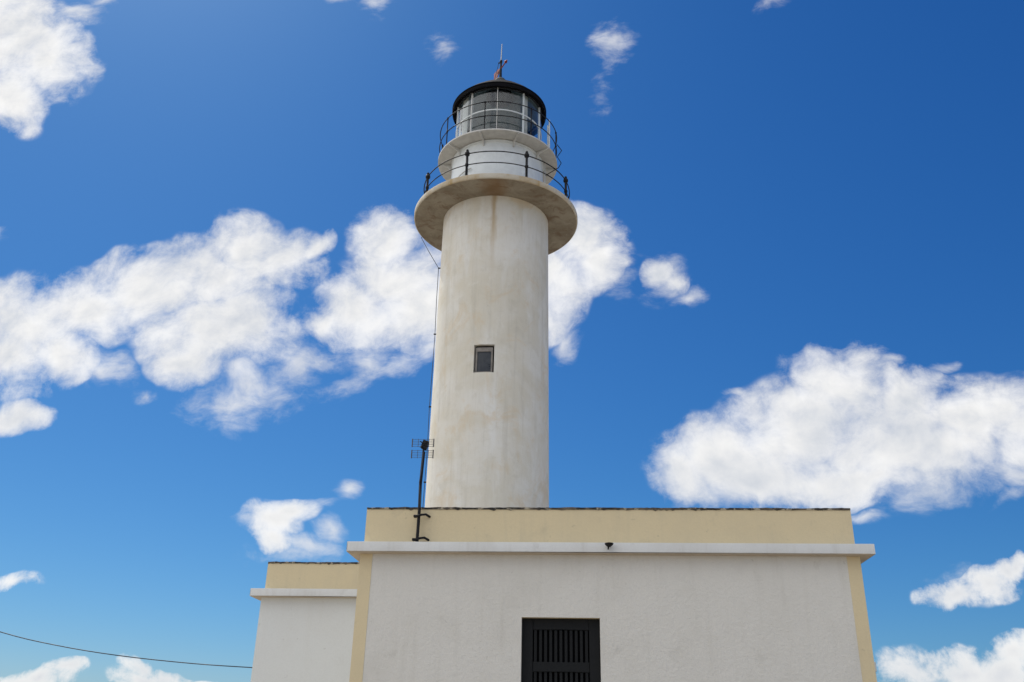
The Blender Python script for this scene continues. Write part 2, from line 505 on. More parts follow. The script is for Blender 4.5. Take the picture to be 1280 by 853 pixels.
def mat_gallery():
    m, t, b = new_mat("stained_gallery_concrete", 0.92, 0, 0.2)
    g = obj_coord(t)
    n1 = t.noise(g, 1.6, 7, 0.62, 0.6)
    n2 = t.noise(g, 4.2, 7, 0.68, 0.8)
    n3 = t.noise(g, 17.0, 5, 0.65)
    c = t.mix(t.sstep(n1, 0.34, 0.68), (0.30, 0.265, 0.205), (0.20, 0.165, 0.12))
    c = t.mix(t.sstep(n2, 0.49, 0.66, 0.0, 0.75), c, (0.165, 0.11, 0.072))
    c = t.mix(t.sstep(n2, 0.26, 0.42, 0.55, 0.0), c, (0.37, 0.34, 0.285))
    c = t.mix(t.sstep(n3, 0.60, 0.76, 0.0, 0.5), c, (0.11, 0.08, 0.055))
    # rust patch where the railing foot bleeds through, camera side
    d = t.node('ShaderNodeVectorMath', operation='DISTANCE')
    t.put(d.inputs[0], t.vmath('MULTIPLY', t.vmath('ADD', g, t.vmath('SCALE', t.vmath('SUBTRACT', t.noise(g, 3.0, 4, 0.6, color=True), (0.5, 0.5, 0.5)), scale=0.35)), (1, 0.45, 1)))
    d.inputs[1].default_value = (-1.88, 1.62, 11.45)
    c = t.mix(t.sstep(d.outputs['Value'], 0.06, 0.40, 0.65, 0.0), c, (0.20, 0.115, 0.05))
    t.put(b.inputs['Base Color'], c)
    bump(t, b, t.math('ADD', t.noise(g, 7, 6, 0.62), t.math('MULTIPLY', n3, 0.4)), 0.25, 0.025)
    return m


def mat_glass(name, tint=(0.93, 0.955, 0.965), refl=1.0):
    m = bpy.data.materials.new(name)
    m.use_nodes = True
    t = NT(m.node_tree)
    t.n.clear()
    tr = t.node('ShaderNodeBsdfTransparent')
    tr.inputs[0].default_value = (*tint, 1)
    gl = t.node('ShaderNodeBsdfGlossy')
    gl.inputs['Roughness'].default_value = 0.015
    lw = t.node('ShaderNodeLayerWeight')
    lw.inputs[0].default_value = 0.5
    fr = t.math('MULTIPLY_ADD', t.math('POWER', lw.outputs['Facing'], 5.0), 0.95, 0.05)
    n = t.node('ShaderNodeBump')
    n.inputs['Strength'].default_value = 0.03
    n.inputs['Distance'].default_value = 0.02
    t.put(n.inputs['Height'], t.noise(obj_coord(t), 2.5, 2, 0.5))
    t.l.new(n.outputs[0], gl.inputs['Normal'])
    mx = t.node('ShaderNodeMixShader')
    t.put(mx.inputs[0], t.math('MULTIPLY', fr, refl, clamp=True))
    t.l.new(tr.outputs[0], mx.inputs[1])
    t.l.new(gl.outputs[0], mx.inputs[2])
    o = t.node('ShaderNodeOutputMaterial')
    t.l.new(mx.outputs[0], o.inputs[0])
    return m


def mat_glint_strip():
    m, t, b = new_mat("white_glint_strip", 0.9, 0, 0.1)
    g = obj_coord(t)
    col = t.mix(t.noise(stretch(t, g, (9, 9, 0.6)), 3, 4, 0.6), (0.84, 0.83, 0.79), (0.74, 0.73, 0.69))
    t.put(b.inputs['Base Color'], col)
    tl = t.node('ShaderNodeBsdfTranslucent')
    t.put(tl.inputs[0], col)
    mx = t.node('ShaderNodeMixShader')
    mx.inputs[0].default_value = 0.3
    t.l.new(b.outputs[0], mx.inputs[1])
    t.l.new(tl.outputs[0], mx.inputs[2])
    t.l.new(mx.outputs[0], t.n['Material Output'].inputs[0])
    return m


def mat_coping():
    m, t, b = new_mat("weathered_tar_coping", 0.95, 0, 0.2)
    g = obj_coord(t)
    n = t.noise(stretch(t, g, (1, 1, 1)), 6.0, 7, 0.7)
    c = t.mix(t.sstep(n, 0.42, 0.66), (0.035, 0.032, 0.03), (0.16, 0.13, 0.10))
    c = t.mix(t.sstep(t.noise(g, 9, 5, 0.65), 0.54, 0.62), c, (0.40, 0.355, 0.27))
    t.put(b.inputs['Base Color'], c)
    bump(t, b, n, 0.5, 0.02)
    return m


def mat_ground():
    m, t, b = new_mat("pale_limestone_ground", 0.95, 0, 0.2)
    g = obj_coord(t)
    n = t.noise(g, 0.35, 8, 0.62)
    n2 = t.noise(g, 6.0, 7, 0.68)
    c = t.mix(t.sstep(n, 0.38, 0.66), (0.37, 0.33, 0.27), (0.28, 0.24, 0.185))
    c = t.mix(t.sstep(n2, 0.5, 0.72, 0, 0.6), c, (0.44, 0.41, 0.36))
    t.put(b.inputs['Base Color'], c)
    bump(t, b, n2, 0.6, 0.05)
    return m


M_WALL = mat_plaster("rough_white_plaster", (0.69, 0.67, 0.62), (0.55, 0.525, 0.465), 0.6, 22.0, 0.38)
M_WING = mat_plaster("smooth_white_plaster", (0.70, 0.715, 0.70), (0.64, 0.63, 0.59), 0.16, 12.0, 0.25)
M_CORN = mat_plaster("white_painted_cornice", (0.70, 0.705, 0.69), (0.52, 0.50, 0.46), 0.22, 10.0, 0.5)
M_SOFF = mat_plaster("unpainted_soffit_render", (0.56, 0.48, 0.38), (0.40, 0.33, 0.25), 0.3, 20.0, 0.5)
M_YEL = mat_plaster("pale_yellow_paint", (0.69, 0.58, 0.375), (0.58, 0.50, 0.345), 0.22, 14.0, 0.45)
M_TOWER = mat_tower()
M_GAL = mat_gallery()
M_RIM = mat_plaster("weathered_gallery_rim", (0.54, 0.50, 0.42), (0.40, 0.29, 0.15), 0.3, 9.0, 1.0)
M_WMET = mat_paint("white_painted_metal", (0.70, 0.74, 0.75), 0.38, var=0.05)
M_GMET = mat_paint("grey_white_painted_steel", (0.56, 0.56, 0.54), 0.5, var=0.1)
M_BLACK = mat_paint("black_painted_iron", (0.010, 0.010, 0.012), 0.6, spec=0.25, var=0.3)
M_ROOF = mat_paint("black_lantern_roof", (0.006, 0.006, 0.008), 0.85, spec=0.08, var=0.3, scale=4)
M_CEIL = mat_paint("grey_green_lantern_ceiling", (0.105, 0.14, 0.148), 0.5, var=0.2)
M_RED = mat_paint("faded_red_paint", (0.22, 0.028, 0.016), 0.6, var=0.25)
M_STEEL = mat_paint("galvanised_steel", (0.42, 0.43, 0.44), 0.45, metal=0.7, var=0.1)
M_DARKG = mat_paint("charcoal_green_shutter_paint", (0.0085, 0.0095, 0.0105), 0.6, spec=0.2, var=0.25)
M_VOID = mat_paint("unlit_room_black", (0.006, 0.006, 0.008), 0.9, spec=0.1)  # near-black base colour stands in for unlit rooms and gaps
M_FRAME = mat_paint("weathered_grey_window_frame", (0.21, 0.19, 0.17), 0.7, var=0.25)
M_LENS = mat_paint("dark_lamp_housing", (0.02, 0.022, 0.028), 0.4, var=0.2)
M_CABLE = mat_paint("black_cable_sheath", (0.03, 0.036, 0.05), 0.6, var=0.2)
M_WOOD = mat_paint("grey_weathered_pole_wood", (0.20, 0.17, 0.13), 0.9, var=0.3)
M_GLASS = mat_glass("lantern_glass")
M_PANE = mat_glass("dark_window_glass", (0.5, 0.55, 0.58))
M_GLINT = mat_glint_strip()
M_DKPANE = mat_paint("opaque_grey_pane", (0.032, 0.036, 0.041), 0.35, var=0.25)  # opaque dark grey base colour, no see-through glass
M_GRID = mat_paint("dull_antenna_rods", (0.07, 0.07, 0.075), 0.5, metal=0.3, var=0.3)
M_CAP = mat_paint("grey_vent_paint", (0.05, 0.058, 0.058), 0.7, var=0.2)
M_COPE = mat_coping()
M_GROUND = mat_ground()

# ------------------------------------------------------------------ ground
bm = bmesh.new()
for (x0, x1, y0, y1, nx, ny) in ((-6000, 6000, -6000, 6000, 24, 24),):
    gv = [[bm.verts.new((x0 + (x1 - x0) * i / nx, y0 + (y1 - y0) * j / ny, 0)) for i in range(nx + 1)] for j in range(ny + 1)]
    for j in range(ny):
        for i in range(nx):
            bm.faces.new((gv[j][i], gv[j][i + 1], gv[j + 1][i + 1], gv[j + 1][i]))
g = mesh_obj("ground", bm, M_GROUND)
g["kind"] = "structure"
g["label"] = "pale stony ground around the lighthouse"
g["category"] = "ground"

# ------------------------------------------------------------------ keeper's house (front block)
ZS, ZT, ZP = 3.741, 3.864, 4.303       # soffit, top of cornice, top of parapet
OV = 0.148


def coping(name, segs, z, parent, seed):
    """ragged dark strip lying along the top of a parapet; segs = list of (x0,y0,x1,y1) outer edges, 0.2 deep inwards"""
    rnd = random.Random(seed)
    bm = bmesh.new()
    for (x0, y0, x1, y1, ix, iy) in segs:
        L = math.hypot(x1 - x0, y1 - y0)
        n = max(4, int(L / 0.035))
        rows = []
        drift = 0.0
        for k in range(n + 1):
            t = k / n
            drift = 0.8 * drift + rnd.uniform(-0.004, 0.004)
            x, y = x0 + (x1 - x0) * t, y0 + (y1 - y0) * t
            top = z + 0.024 + 0.6 * drift + rnd.uniform(-0.002, 0.002)
            bot = z + 0.001 - 0.016 * max(0, rnd.gauss(0.1, 0.5)) * (rnd.random() < 0.6)
            o = 0.008 + 0.4 * abs(drift)
            ox, oy = -ix * o, -iy * o
            rows.append([bm.verts.new((x + ox, y + oy, bot)), bm.verts.new((x + ox, y + oy, top)),
                         bm.verts.new((x + ix * 0.19, y + iy * 0.19, top + 0.004)), bm.verts.new((x + ix * 0.19, y + iy * 0.19, z + 0.002))])
        for a, b in zip(rows, rows[1:]):
            for j in range(4):
                bm.faces.new((a[j], a[(j + 1) % 4], b[(j + 1) % 4], b[j]))
        bm.faces.new(rows[0])
        bm.faces.new(rows[-1][::-1])
    return mesh_obj(name, bm, M_COPE, parent)


house = thing("keeper_house", "white flat roofed house with yellow parapet and corners in front of the lighthouse", "house", (0, 1.85, 0))
WX0, WX1, WZ0, WZ1 = -1.000, -0.077, 1.35, 3.008          # window opening
RV = 0.10                                                  # reveal depth
bm = bmesh.new()
xs = [-3.0, WX0, WX1, 3.0]
zs = [0.0, WZ0, WZ1, ZS]
gv = {}
for i, x in enumerate(xs):
    for k, z in enumerate(zs):
        gv[i, k] = bm.verts.new((x, 0, z))
for i in range(3):
    for k in range(3):
        if (i, k) != (1, 1):
            bm.faces.new((gv[i, k], gv[i + 1, k], gv[i + 1, k + 1], gv[i, k + 1]))
rv = {}
for i in (1, 2):
    for k in (1, 2):
        rv[i, k] = bm.verts.new((xs[i], 0.45, zs[k]))
for (a, b_) in (((1, 1), (2, 1)), ((2, 1), (2, 2)), ((2, 2), (1, 2)), ((1, 2), (1, 1))):
    f = bm.faces.new((gv[a], gv[b_], rv[b_], rv[a]))
    if a == (2, 2):
        f.material_index = 1
bm.faces.new((rv[1, 1], rv[2, 1], rv[2, 2], rv[1, 2])).material_index = 2
bk = {}
for i in (0, 3):
    for k in (0, 3):
        bk[i, k] = bm.verts.new((xs[i], 3.69, zs[k]))
bm.faces.new([gv[0, k] for k in range(4)] + [bk[0, 3], bk[0, 0]])
bm.faces.new([gv[3, k] for k in range(4)] + [bk[3, 3], bk[3, 0]])
bm.faces.new((bk[0, 0], bk[3, 0], bk[3, 3], bk[0, 3]))
bm.faces.new([gv[i, 3] for i in range(4)] + [bk[3, 3], bk[0, 3]])
bm.faces.new([gv[i, 0] for i in range(4)] + [bk[3, 0], bk[0, 0]])
mesh_obj("wall", bm, [M_WALL, M_YEL, M_VOID], house)

for s in (-1, 1):
    bm = bmesh.new()
    T = 0.004
    pts = [(s * 3.0 + s * T, -T), (s * 2.85, -T), (s * 2.85, -0.0005), (s * 3.0005, -0.0005), (s * 3.0005, 0.15), (s * 3.0 + s * T, 0.15)]
    prism(bm, pts, 0.0, ZS - 0.001)
    mesh_obj("corner_trim", bm, M_YEL, house)

bm = bmesh.new()
box(bm, -3 - OV, 3 + OV, -OV, 3.54, ZS, ZT, 0.008)
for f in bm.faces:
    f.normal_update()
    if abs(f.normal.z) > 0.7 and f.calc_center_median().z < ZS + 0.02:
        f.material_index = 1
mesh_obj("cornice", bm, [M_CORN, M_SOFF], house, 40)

PI_ = 0.025
bm = bmesh.new()
outer = [(-3 + PI_, PI_), (3 - PI_, PI_), (3 - PI_, 3.52), (-3 + PI_, 3.52)]
inner = [(-2.78, 0.22), (2.78, 0.22), (2.78, 3.32), (-2.78, 3.32)]
va = [[bm.verts.new((x, y, z)) for x, y in pts] for pts in (outer, inner) for z in (ZT + 0.001, ZP)]
for i in range(4):
    j = (i + 1) % 4
    bm.faces.new((va[0][i], va[0][j], va[1][j], va[1][i]))
    bm.faces.new((va[2][i], va[2][j], va[3][j], va[3][i]))
    bm.faces.new((va[1][i], va[1][j], va[3][j], va[3][i]))
    bm.faces.new((va[0][i], va[0][j], va[2][j], va[2][i]))
par = mesh_obj("parapet", bm, M_YEL, house)
e0, e1 = -3 + PI_, 3 - PI_
coping("coping", [(e0, PI_, e1, PI_, 0, 1), (e0, PI_ + 0.2, e0, 3.32, 1, 0), (e1, PI_ + 0.2, e1, 3.32, -1, 0), (e0, 3.52, e1, 3.52, 0, -1)], ZP, par, 3)

# barred window with dark louvred leaves
win = mesh_obj("window", (lambda b: (box(b, WX0 + 0.001, WX0 + 0.13, RV, RV + 0.05, WZ0, WZ1 - 0.001, 0.006),
                                      box(b, WX1 - 0.13, WX1 - 0.001, RV, RV + 0.05, WZ0, WZ1 - 0.001, 0.006),
                                      box(b, WX0 + 0.131, WX1 - 0.131, RV, RV + 0.05, WZ1 - 0.13, WZ1 - 0.001, 0.006),
                                      box(b, WX0 + 0.131, WX1 - 0.131, RV, RV + 0.05, WZ1 - 0.60, WZ1 - 0.49, 0.006),
                                      box(b, WX0 + 0.131, WX1 - 0.131, RV, RV + 0.05, WZ1 - 1.14, WZ1 - 1.03, 0.006),
                                      box(b, WX0 + 0.131, WX1 - 0.131, RV, RV + 0.05, WZ0, WZ0 + 0.12, 0.006), b)[-1])(bmesh.new()), M_DARKG, house)
gx0, gx1 = WX0 + 0.131, WX1 - 0.131
nb = 11
for k in range(nb):
    x = gx0 + (gx1 - gx0) * (k + 0.5) / nb
    bm = bmesh.new()
    box(bm, x - 0.017, x + 0.017, RV + 0.012, RV + 0.034, WZ0 + 0.12, WZ1 - 0.13, 0.003)
    mesh_obj("bar", bm, M_DARKG, win)
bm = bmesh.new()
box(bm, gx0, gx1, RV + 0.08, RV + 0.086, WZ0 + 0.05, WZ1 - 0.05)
mesh_obj("pane", bm, M_VOID, win)  # near-black board, coloured as the unlit gaps behind the bars

# ------------------------------------------------------------------ left wing, set back
wing = thing("side_wing", "white flat roofed side wing set back left of the house, narrow yellow parapet", "building", (-4.3, 5.4, 0))
WL = -5.48
bm = bmesh.new()
prism(bm, [(WL, 3.7), (-2.85, 3.7), (-2.85, 4.02), (-3.2, 4.02), (-3.2, 7.5), (WL, 7.5)], 0, ZS)
mesh_obj("wall", bm, M_WING, wing)
bm = bmesh.new()
box(bm, WL - OV, -3.004, 3.7 - OV, 7.5 + OV, ZS + 0.0, ZT, 0.008)
for f in bm.faces:
    f.normal_update()
    if abs(f.normal.z) > 0.7 and f.calc_center_median().z < ZS + 0.02:
        f.material_index = 1
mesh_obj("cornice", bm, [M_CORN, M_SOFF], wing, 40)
bm = bmesh.new()
px0, px1, py0, py1 = WL + 0.03, -3.16, 3.73, 7.47
outer = [(px0, py0), (px1, py0), (px1, py1), (px0, py1)]
inner = [(px0 + 0.19, py0 + 0.19), (px1 - 0.19, py0 + 0.19), (px1 - 0.19, py1 - 0.19), (px0 + 0.19, py1 - 0.19)]
va = [[bm.verts.new((x, y, z)) for x, y in pts] for pts in (outer, inner) for z in (ZT + 0.001, ZP - 0.008)]
for i in range(4):
    j = (i + 1) % 4
    bm.faces.new((va[0][i], va[0][j], va[1][j], va[1][i]))
    bm.faces.new((va[2][i], va[2][j], va[3][j], va[3][i]))
    bm.faces.new((va[1][i], va[1][j], va[3][j], va[3][i]))
    bm.faces.new((va[0][i], va[0][j], va[2][j], va[2][i]))
par = mesh_obj("parapet", bm, M_YEL, wing)
coping("coping", [(px0, py0, px1, py0, 0, 1), (px0, py0 + 0.2, px0, py1 - 0.2, 1, 0), (px1, py0 + 0.2, px1, py1 - 0.2, -1, 0), (px0, py1, px1, py1, 0, -1)], ZP - 0.008, par, 11)

# ------------------------------------------------------------------ low rear block (only its edge shows right of the house)
rear = thing("rear_outbuilding", "low white outbuilding, its edge just showing behind the right corner of the house", "outbuilding", (3.0, 5.5, 0))
bm = bmesh.new()
box(bm, 0.4, 4.345, 4.5, 6.5, 0, 2.80, 0.01)
mesh_obj("wall", bm, M_WING, rear)
bm = bmesh.new()
box(bm, 0.36, 4.352, 4.46, 6.54, 2.801, 2.95, 0.01)
mesh_obj("roof", bm, M_CORN, rear)

# ------------------------------------------------------------------ lighthouse tower
TX, TY = -1.9674, 4.9
tower = thing("lighthouse_tower", "tall round white lighthouse tower with stained plaster, gallery and glazed black roofed lantern", "lighthouse", (TX, TY, 0))
RB, RT, ZG, ZGT = 1.12653, 1.07763, 11.436, 11.554


def shaft_r(z):
    return RB + (RT - RB) * (z - 3.5) / (ZG - 3.5)


# window opening in the shaft: centre angle / height found on the camera side
WA0, WA1, TWZ0, TWZ1 = -11.2, 8.35, 7.70, 8.245
bm = bmesh.new()
angs = sorted(set([round(-180 + 3.75 * k, 3) for k in range(96)] + [WA0, WA1]))
angs = [a for a in angs if not (WA0 < a < WA1 and min(a - WA0, WA1 - a) < 0.8)]
zsx = [0.0, 2.0, 4.0, 5.5, 6.6, TWZ0, TWZ1, 9.2, 10.3, ZG]
vs = {}
for j, z in enumerate(zsx):
    for i, a in enumerate(angs):
        vs[i, j] = bm.verts.new(polar(TX, TY, shaft_r(z), a, z))
nA = len(angs)
iw0, iw1 = angs.index(WA0), angs.index(WA1)
jw = zsx.index(TWZ0)
for j in range(len(zsx) - 1):
    for i in range(nA):
        if j == jw and iw0 <= i < iw1:
            continue
        bm.faces.new((vs[i, j], vs[(i + 1) % nA, j], vs[(i + 1) % nA, j + 1], vs[i, j + 1]))
inn = {}
for jj, z in ((0, TWZ0), (1, TWZ1)):
    for i in range(iw0, iw1 + 1):
        inn[i, jj] = bm.verts.new(polar(TX, TY, shaft_r(z) - 0.22, angs[i], z))
for i in range(iw0, iw1):
    for jj, j in ((0, jw), (1, jw + 1)):
        bm.faces.new((vs[i, j], vs[i + 1, j], inn[i + 1, jj], inn[i, jj]))
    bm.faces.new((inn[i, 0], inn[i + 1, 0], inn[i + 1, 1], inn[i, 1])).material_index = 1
for i in (iw0, iw1):
    bm.faces.new((vs[i, jw], vs[i, jw + 1], inn[i, 1], inn[i, 0]))
shaft = mesh_obj("shaft", bm, [M_TOWER, M_VOID], tower, 30)

wr = shaft_r(8.0) - 0.035


def win_bar(bm, a0, a1, z0, z1, r0=wr, th=0.03):
    arc_shell(bm, TX, TY, r0 - th, r0, z0, z1, a0, a1, 4)


bm = bmesh.new()
win_bar(bm, WA0 + 1.3, WA0 + 3.0, TWZ0 + 0.004, TWZ1 - 0.045)
win_bar(bm, WA1 - 3.0, WA1 - 1.3, TWZ0 + 0.004, TWZ1 - 0.045)
win_bar(bm, WA0 + 3.0, WA1 - 3.0, TWZ1 - 0.125, TWZ1 - 0.045)
win_bar(bm, WA0 + 3.0, WA1 - 3.0, TWZ0 + 0.004, TWZ0 + 0.03)
twin = mesh_obj("window", bm, M_FRAME, tower)
bm = bmesh.new()
arc_shell(bm, TX, TY, wr - 0.024, wr - 0.018, TWZ0 + 0.031, TWZ1 - 0.126, WA0 + 3.0, WA1 - 3.0, 4)
mesh_obj("pane", bm, M_DKPANE, twin)
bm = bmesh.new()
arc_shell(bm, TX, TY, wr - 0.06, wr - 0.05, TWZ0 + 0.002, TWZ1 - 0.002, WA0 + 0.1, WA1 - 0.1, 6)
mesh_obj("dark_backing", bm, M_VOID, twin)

# gallery slab
bm = bmesh.new()
RG = 1.6835
lathe(bm, [(0.6, ZG + 0.0005), (RG - 0.022, ZG + 0.0005), (RG - 0.004, ZG + 0.012), (RG, ZG + 0.03), (RG, ZGT - 0.015), (RG - 0.012, ZGT), (0.6, ZGT)], TX, TY, 128, close=True)
for f in bm.faces:
    c = f.calc_center_median()
    if math.hypot(c.x - TX, c.y - TY) > RG - 0.03 and c.z > ZG + 0.006:
        f.material_index = 1
gal = mesh_obj("gallery", bm, [M_GAL, M_RIM], tower, 40)
# lower railing with ball topped stanchions
rail = mesh_obj("railing", (lambda b: (torus_ring(b, TX, TY, 1.52, 12.165, 0.011), torus_ring(b, TX, TY, 1.518, 11.905, 0.010), b)[-1])(bmesh.new()), M_BLACK, tower, 60)
for k in range(8):
    a = -17.3 + 45 * k
    bm = bmesh.new()
    p = polar(TX, TY, 1.52, a, 0)
    prof = [(0.045, ZGT), (0.045, ZGT + 0.02), (0.026, ZGT + 0.03), (0.024, 11.87), (0.036, 11.885), (0.036, 11.925), (0.024, 11.94), (0.024, 12.12), (0.046, 12.135), (0.05, 12.165), (0.046, 12.195), (0.02, 12.215), (0.03, 12.235), (0.02, 12.262), (0.0, 12.268)]
    lathe(bm, prof, p.x, p.y, 12)
    mesh_obj("post", bm, M_BLACK, rail, 50)

# lantern drum
ZD = 12.845
bm = bmesh.new()
lathe(bm, [(0.965, ZGT + 0.0), (0.985, ZGT + 0.0), (0.985, ZGT + 0.05), (0.968, ZGT + 0.055), (0.968, ZD - 0.05), (0.985, ZD - 0.045), (0.985, ZD - 0.001), (0.90, ZD - 0.001)], TX, TY, 96)
drum = mesh_obj("lantern_drum", bm, M_WMET, tower, 30)
for a in (-69, -33, 3, 39, 75, 111):
    bm = bmesh.new()
    arc_shell(bm, TX, TY, 0.967, 0.974, ZGT + 0.06, ZD - 0.055, a - 0.9, a + 0.9, 2)
    mesh_obj("seam", bm, M_WMET, drum)
bm = bmesh.new()
tube(bm, [polar(TX, TY, 1.0, a, 12.05 + 0.17 * math.sin(R((a + 62) / 38 * 90))) for a in range(-62, -23, 3)], 0.012)
mesh_obj("handrail", bm, M_GMET, drum, 60)
bm = bmesh.new()
tube(bm, [polar(TX, TY, 1.02, 82, ZGT), polar(TX, TY, 1.02, 82, ZD - 0.06)], 0.014)
mesh_obj("pipe", bm, M_GMET, drum, 60)

# upper gallery plate and its brackets
ZU = 12.895
bm = bmesh.new()
lathe(bm, [(0.7, ZD), (1.262, ZD + 0.024), (1.268, ZD + 0.028), (1.268, ZU + 0.005), (0.7, ZU + 0.002)], TX, TY, 128, close=True)
plate = mesh_obj("upper_gallery", bm, M_GMET, tower, 25)
for k in range(10):
    a = -11.6 + 36 * k
    bm = bmesh.new()
    d = Vector((math.sin(R(a)), -math.cos(R(a)), 0))
    s = Vector((math.cos(R(a)), math.sin(R(a)), 0)) * 0.014
    o = Vector((TX, TY, 0))
    prof = [(0.972, ZD + 0.006), (1.255, ZD + 0.018), (1.255, ZD + 0.0), (1.05, ZD - 0.055), (0.992, ZD - 0.13), (0.972, ZD - 0.13)]
    A = [bm.verts.new(o + d * r + s + Vector((0, 0, z))) for r, z in prof]
    B = [bm.verts.new(o + d * r - s + Vector((0, 0, z))) for r, z in prof]
    bm.faces.new(A)
    bm.faces.new(B[::-1])
    for i in range(len(prof)):
        j = (i + 1) % len(prof)
        bm.faces.new((A[i], A[j], B[j], B[i]))
    mesh_obj("bracket", bm, M_GMET, plate)

# upper railing
urail = mesh_obj("upper_railing", (lambda b: (torus_ring(b, TX, TY, 1.256, 13.578, 0.010), torus_ring(b, TX, TY, 1.253, 13.232, 0.010), b)[-1])(bmesh.new()), M_BLACK, tower, 60)
for k in range(8):
    a = -7.5 + 45 * k
    bm = bmesh.new()
    p = polar(TX, TY, 1.254, a, 0)
    lathe(bm, [(0.012, ZU + 0.006), (0.012, 13.21), (0.02, 13.22), (0.02, 13.245), (0.012, 13.255), (0.012, 13.56), (0.02, 13.568), (0.02, 13.59), (0.0, 13.60)], p.x, p.y, 8)
    mesh_obj("post", bm, M_BLACK, urail, 50)

# glazing
ZL0, ZL1 = ZU + 0.006, 14.25
RGZ = 0.922
glz = mesh_obj("lantern_glazing", (lambda b: (lathe(b, [(RGZ - 0.03, ZL0), (RGZ + 0.012, ZL0), (RGZ + 0.012, ZL0 + 0.05), (RGZ - 0.03, ZL0 + 0.05)], TX, TY, 96, close=True),
                                               lathe(b, [(RGZ - 0.012, 13.632), (RGZ + 0.010, 13.632), (RGZ + 0.010, 13.652), (RGZ - 0.012, 13.652)], TX, TY, 96, close=True), b)[-1])(bmesh.new()), M_WMET, tower, 40)
for k in range(10):
    a = 3 + 36 * k
    bm = bmesh.new()
    arc_shell(bm, TX, TY, RGZ - 0.028, RGZ + 0.014, ZL0 + 0.051, ZL1 - 0.051, a - (0.75 if k else 0.5), a + (0.75 if k else 0.5), 2)
    mesh_obj("mullion", bm, M_WMET if k not in (0, 9) else M_GMET, glz)
    bm = bmesh.new()
    arc_shell(bm, TX, TY, RGZ - 0.006, RGZ, ZL0 + 0.052, ZL1 - 0.052, a + 1.16, a + 36 - 1.16, 12)
    mesh_obj("pane", bm, M_GLASS, glz, 30)
bm = bmesh.new()
lathe(bm, [(RGZ - 0.03, ZL1 - 0.05), (RGZ + 0.012, ZL1 - 0.05), (RGZ + 0.012, ZL1), (RGZ - 0.03, ZL1)], TX, TY, 96, close=True)
mesh_obj("top_ring", bm, M_BLACK, glz, 40)
for (a0, a1) in ((-56.5, -44), (42, 49)):  # added white strips, standing in for bright reflections in the panes
    bm = bmesh.new()
    arc_shell(bm, TX, TY, 0.868, 0.872, ZL0 + 0.02, ZL1 - 0.03, a0, a1, 48, 0.012, 6)
    mesh_obj("glint_strip", bm, M_GLINT, glz, 60)

# floor and lamp inside the lantern
bm = bmesh.new()
lathe(bm, [(0.0, ZL0 + 0.004), (0.88, ZL0 + 0.004)], TX, TY, 64)
mesh_obj("lantern_floor", bm, M_GMET, tower)
lamp = mesh_obj("lamp", (lambda b: (lathe(b, [(0.16, ZL0 + 0.005), (0.16, ZL0 + 0.03), (0.07, ZL0 + 0.05), (0.07, 13.25), (0.22, 13.27), (0.22, 13.31), (0.0, 13.31)], TX, TY, 32), b)[-1])(bmesh.new()), M_LENS, tower, 40)
bm = bmesh.new()
prof = [(0.0, 13.312)]
for k in range(9):
    z = 13.32 + k * 0.05
    prof += [(0.17 + 0.05 * math.sin(math.pi * (k + 0.5) / 9), z), (0.19 + 0.06 * math.sin(math.pi * (k + 0.5) / 9), z + 0.025)]
prof += [(0.18, 13.78), (0.0, 13.79)]
lathe(bm, prof, TX, TY, 48)
mesh_obj("lens", bm, M_LENS, lamp, 20)
bm = bmesh.new()
lathe(bm, [(0.0, 14.60), (0.24, 14.62), (0.29, 14.66), (0.29, 14.74), (0.14, 14.90), (0.08, 14.98)], TX, TY, 32)
mesh_obj("vent_hood", bm, M_LENS, lamp, 40)

# roof
bm = bmesh.new()
lathe(bm, [(0.90, ZL1 + 0.001), (1.0, ZL1 - 0.06), (1.022, ZL1 - 0.072), (1.03, ZL1 - 0.03), (1.012, ZL1 + 0.0), (1.03, ZL1 + 0.035), (1.0, ZL1 + 0.06),
           (0.90, 14.425), (0.70, 14.615), (0.45, 14.825), (0.25, 14.985), (0.13, 15.065)], TX, TY, 128)
roof = mesh_obj("lantern_roof", bm, M_ROOF, tower, 28)
bm = bmesh.new()
lathe(bm, [(0.93, ZL1 + 0.002), (0.90, 14.34), (0.70, 14.56), (0.45, 14.77), (0.25, 14.92), (0.0, 15.01)], TX, TY, 64)
mesh_obj("ceiling", bm, M_CEIL, roof, 60)
bm = bmesh.new()
lathe(bm, [(0.15, 15.045), (0.155, 15.075), (0.145, 15.13), (0.11, 15.18), (0.06, 15.21), (0.0, 15.22)], TX, TY, 32)
mesh_obj("vent_cap", bm, M_CAP, roof, 50)
bm = bmesh.new()
tube(bm, [(TX, TY, 15.18), (TX, TY, 15.42), (TX + 0.005, TY, 15.70)], [0.034, 0.028, 0.02])
tube(bm, [(TX - 0.06, TY, 15.67), (TX + 0.03, TY, 15.69)], 0.014)
lathe(bm, [(0.0, 15.68), (0.03, 15.70), (0.03, 15.74), (0.0, 15.76)], TX + 0.004, TY, 10)
mast = mesh_obj("mast", bm, M_BLACK, roof, 60)
bm = bmesh.new()
tube(bm, [(TX + 0.004, TY, 15.74), (TX + 0.012, TY, 16.22)], [0.014, 0.010])
mesh_obj("lightning_rod", bm, M_STEEL, mast, 60)
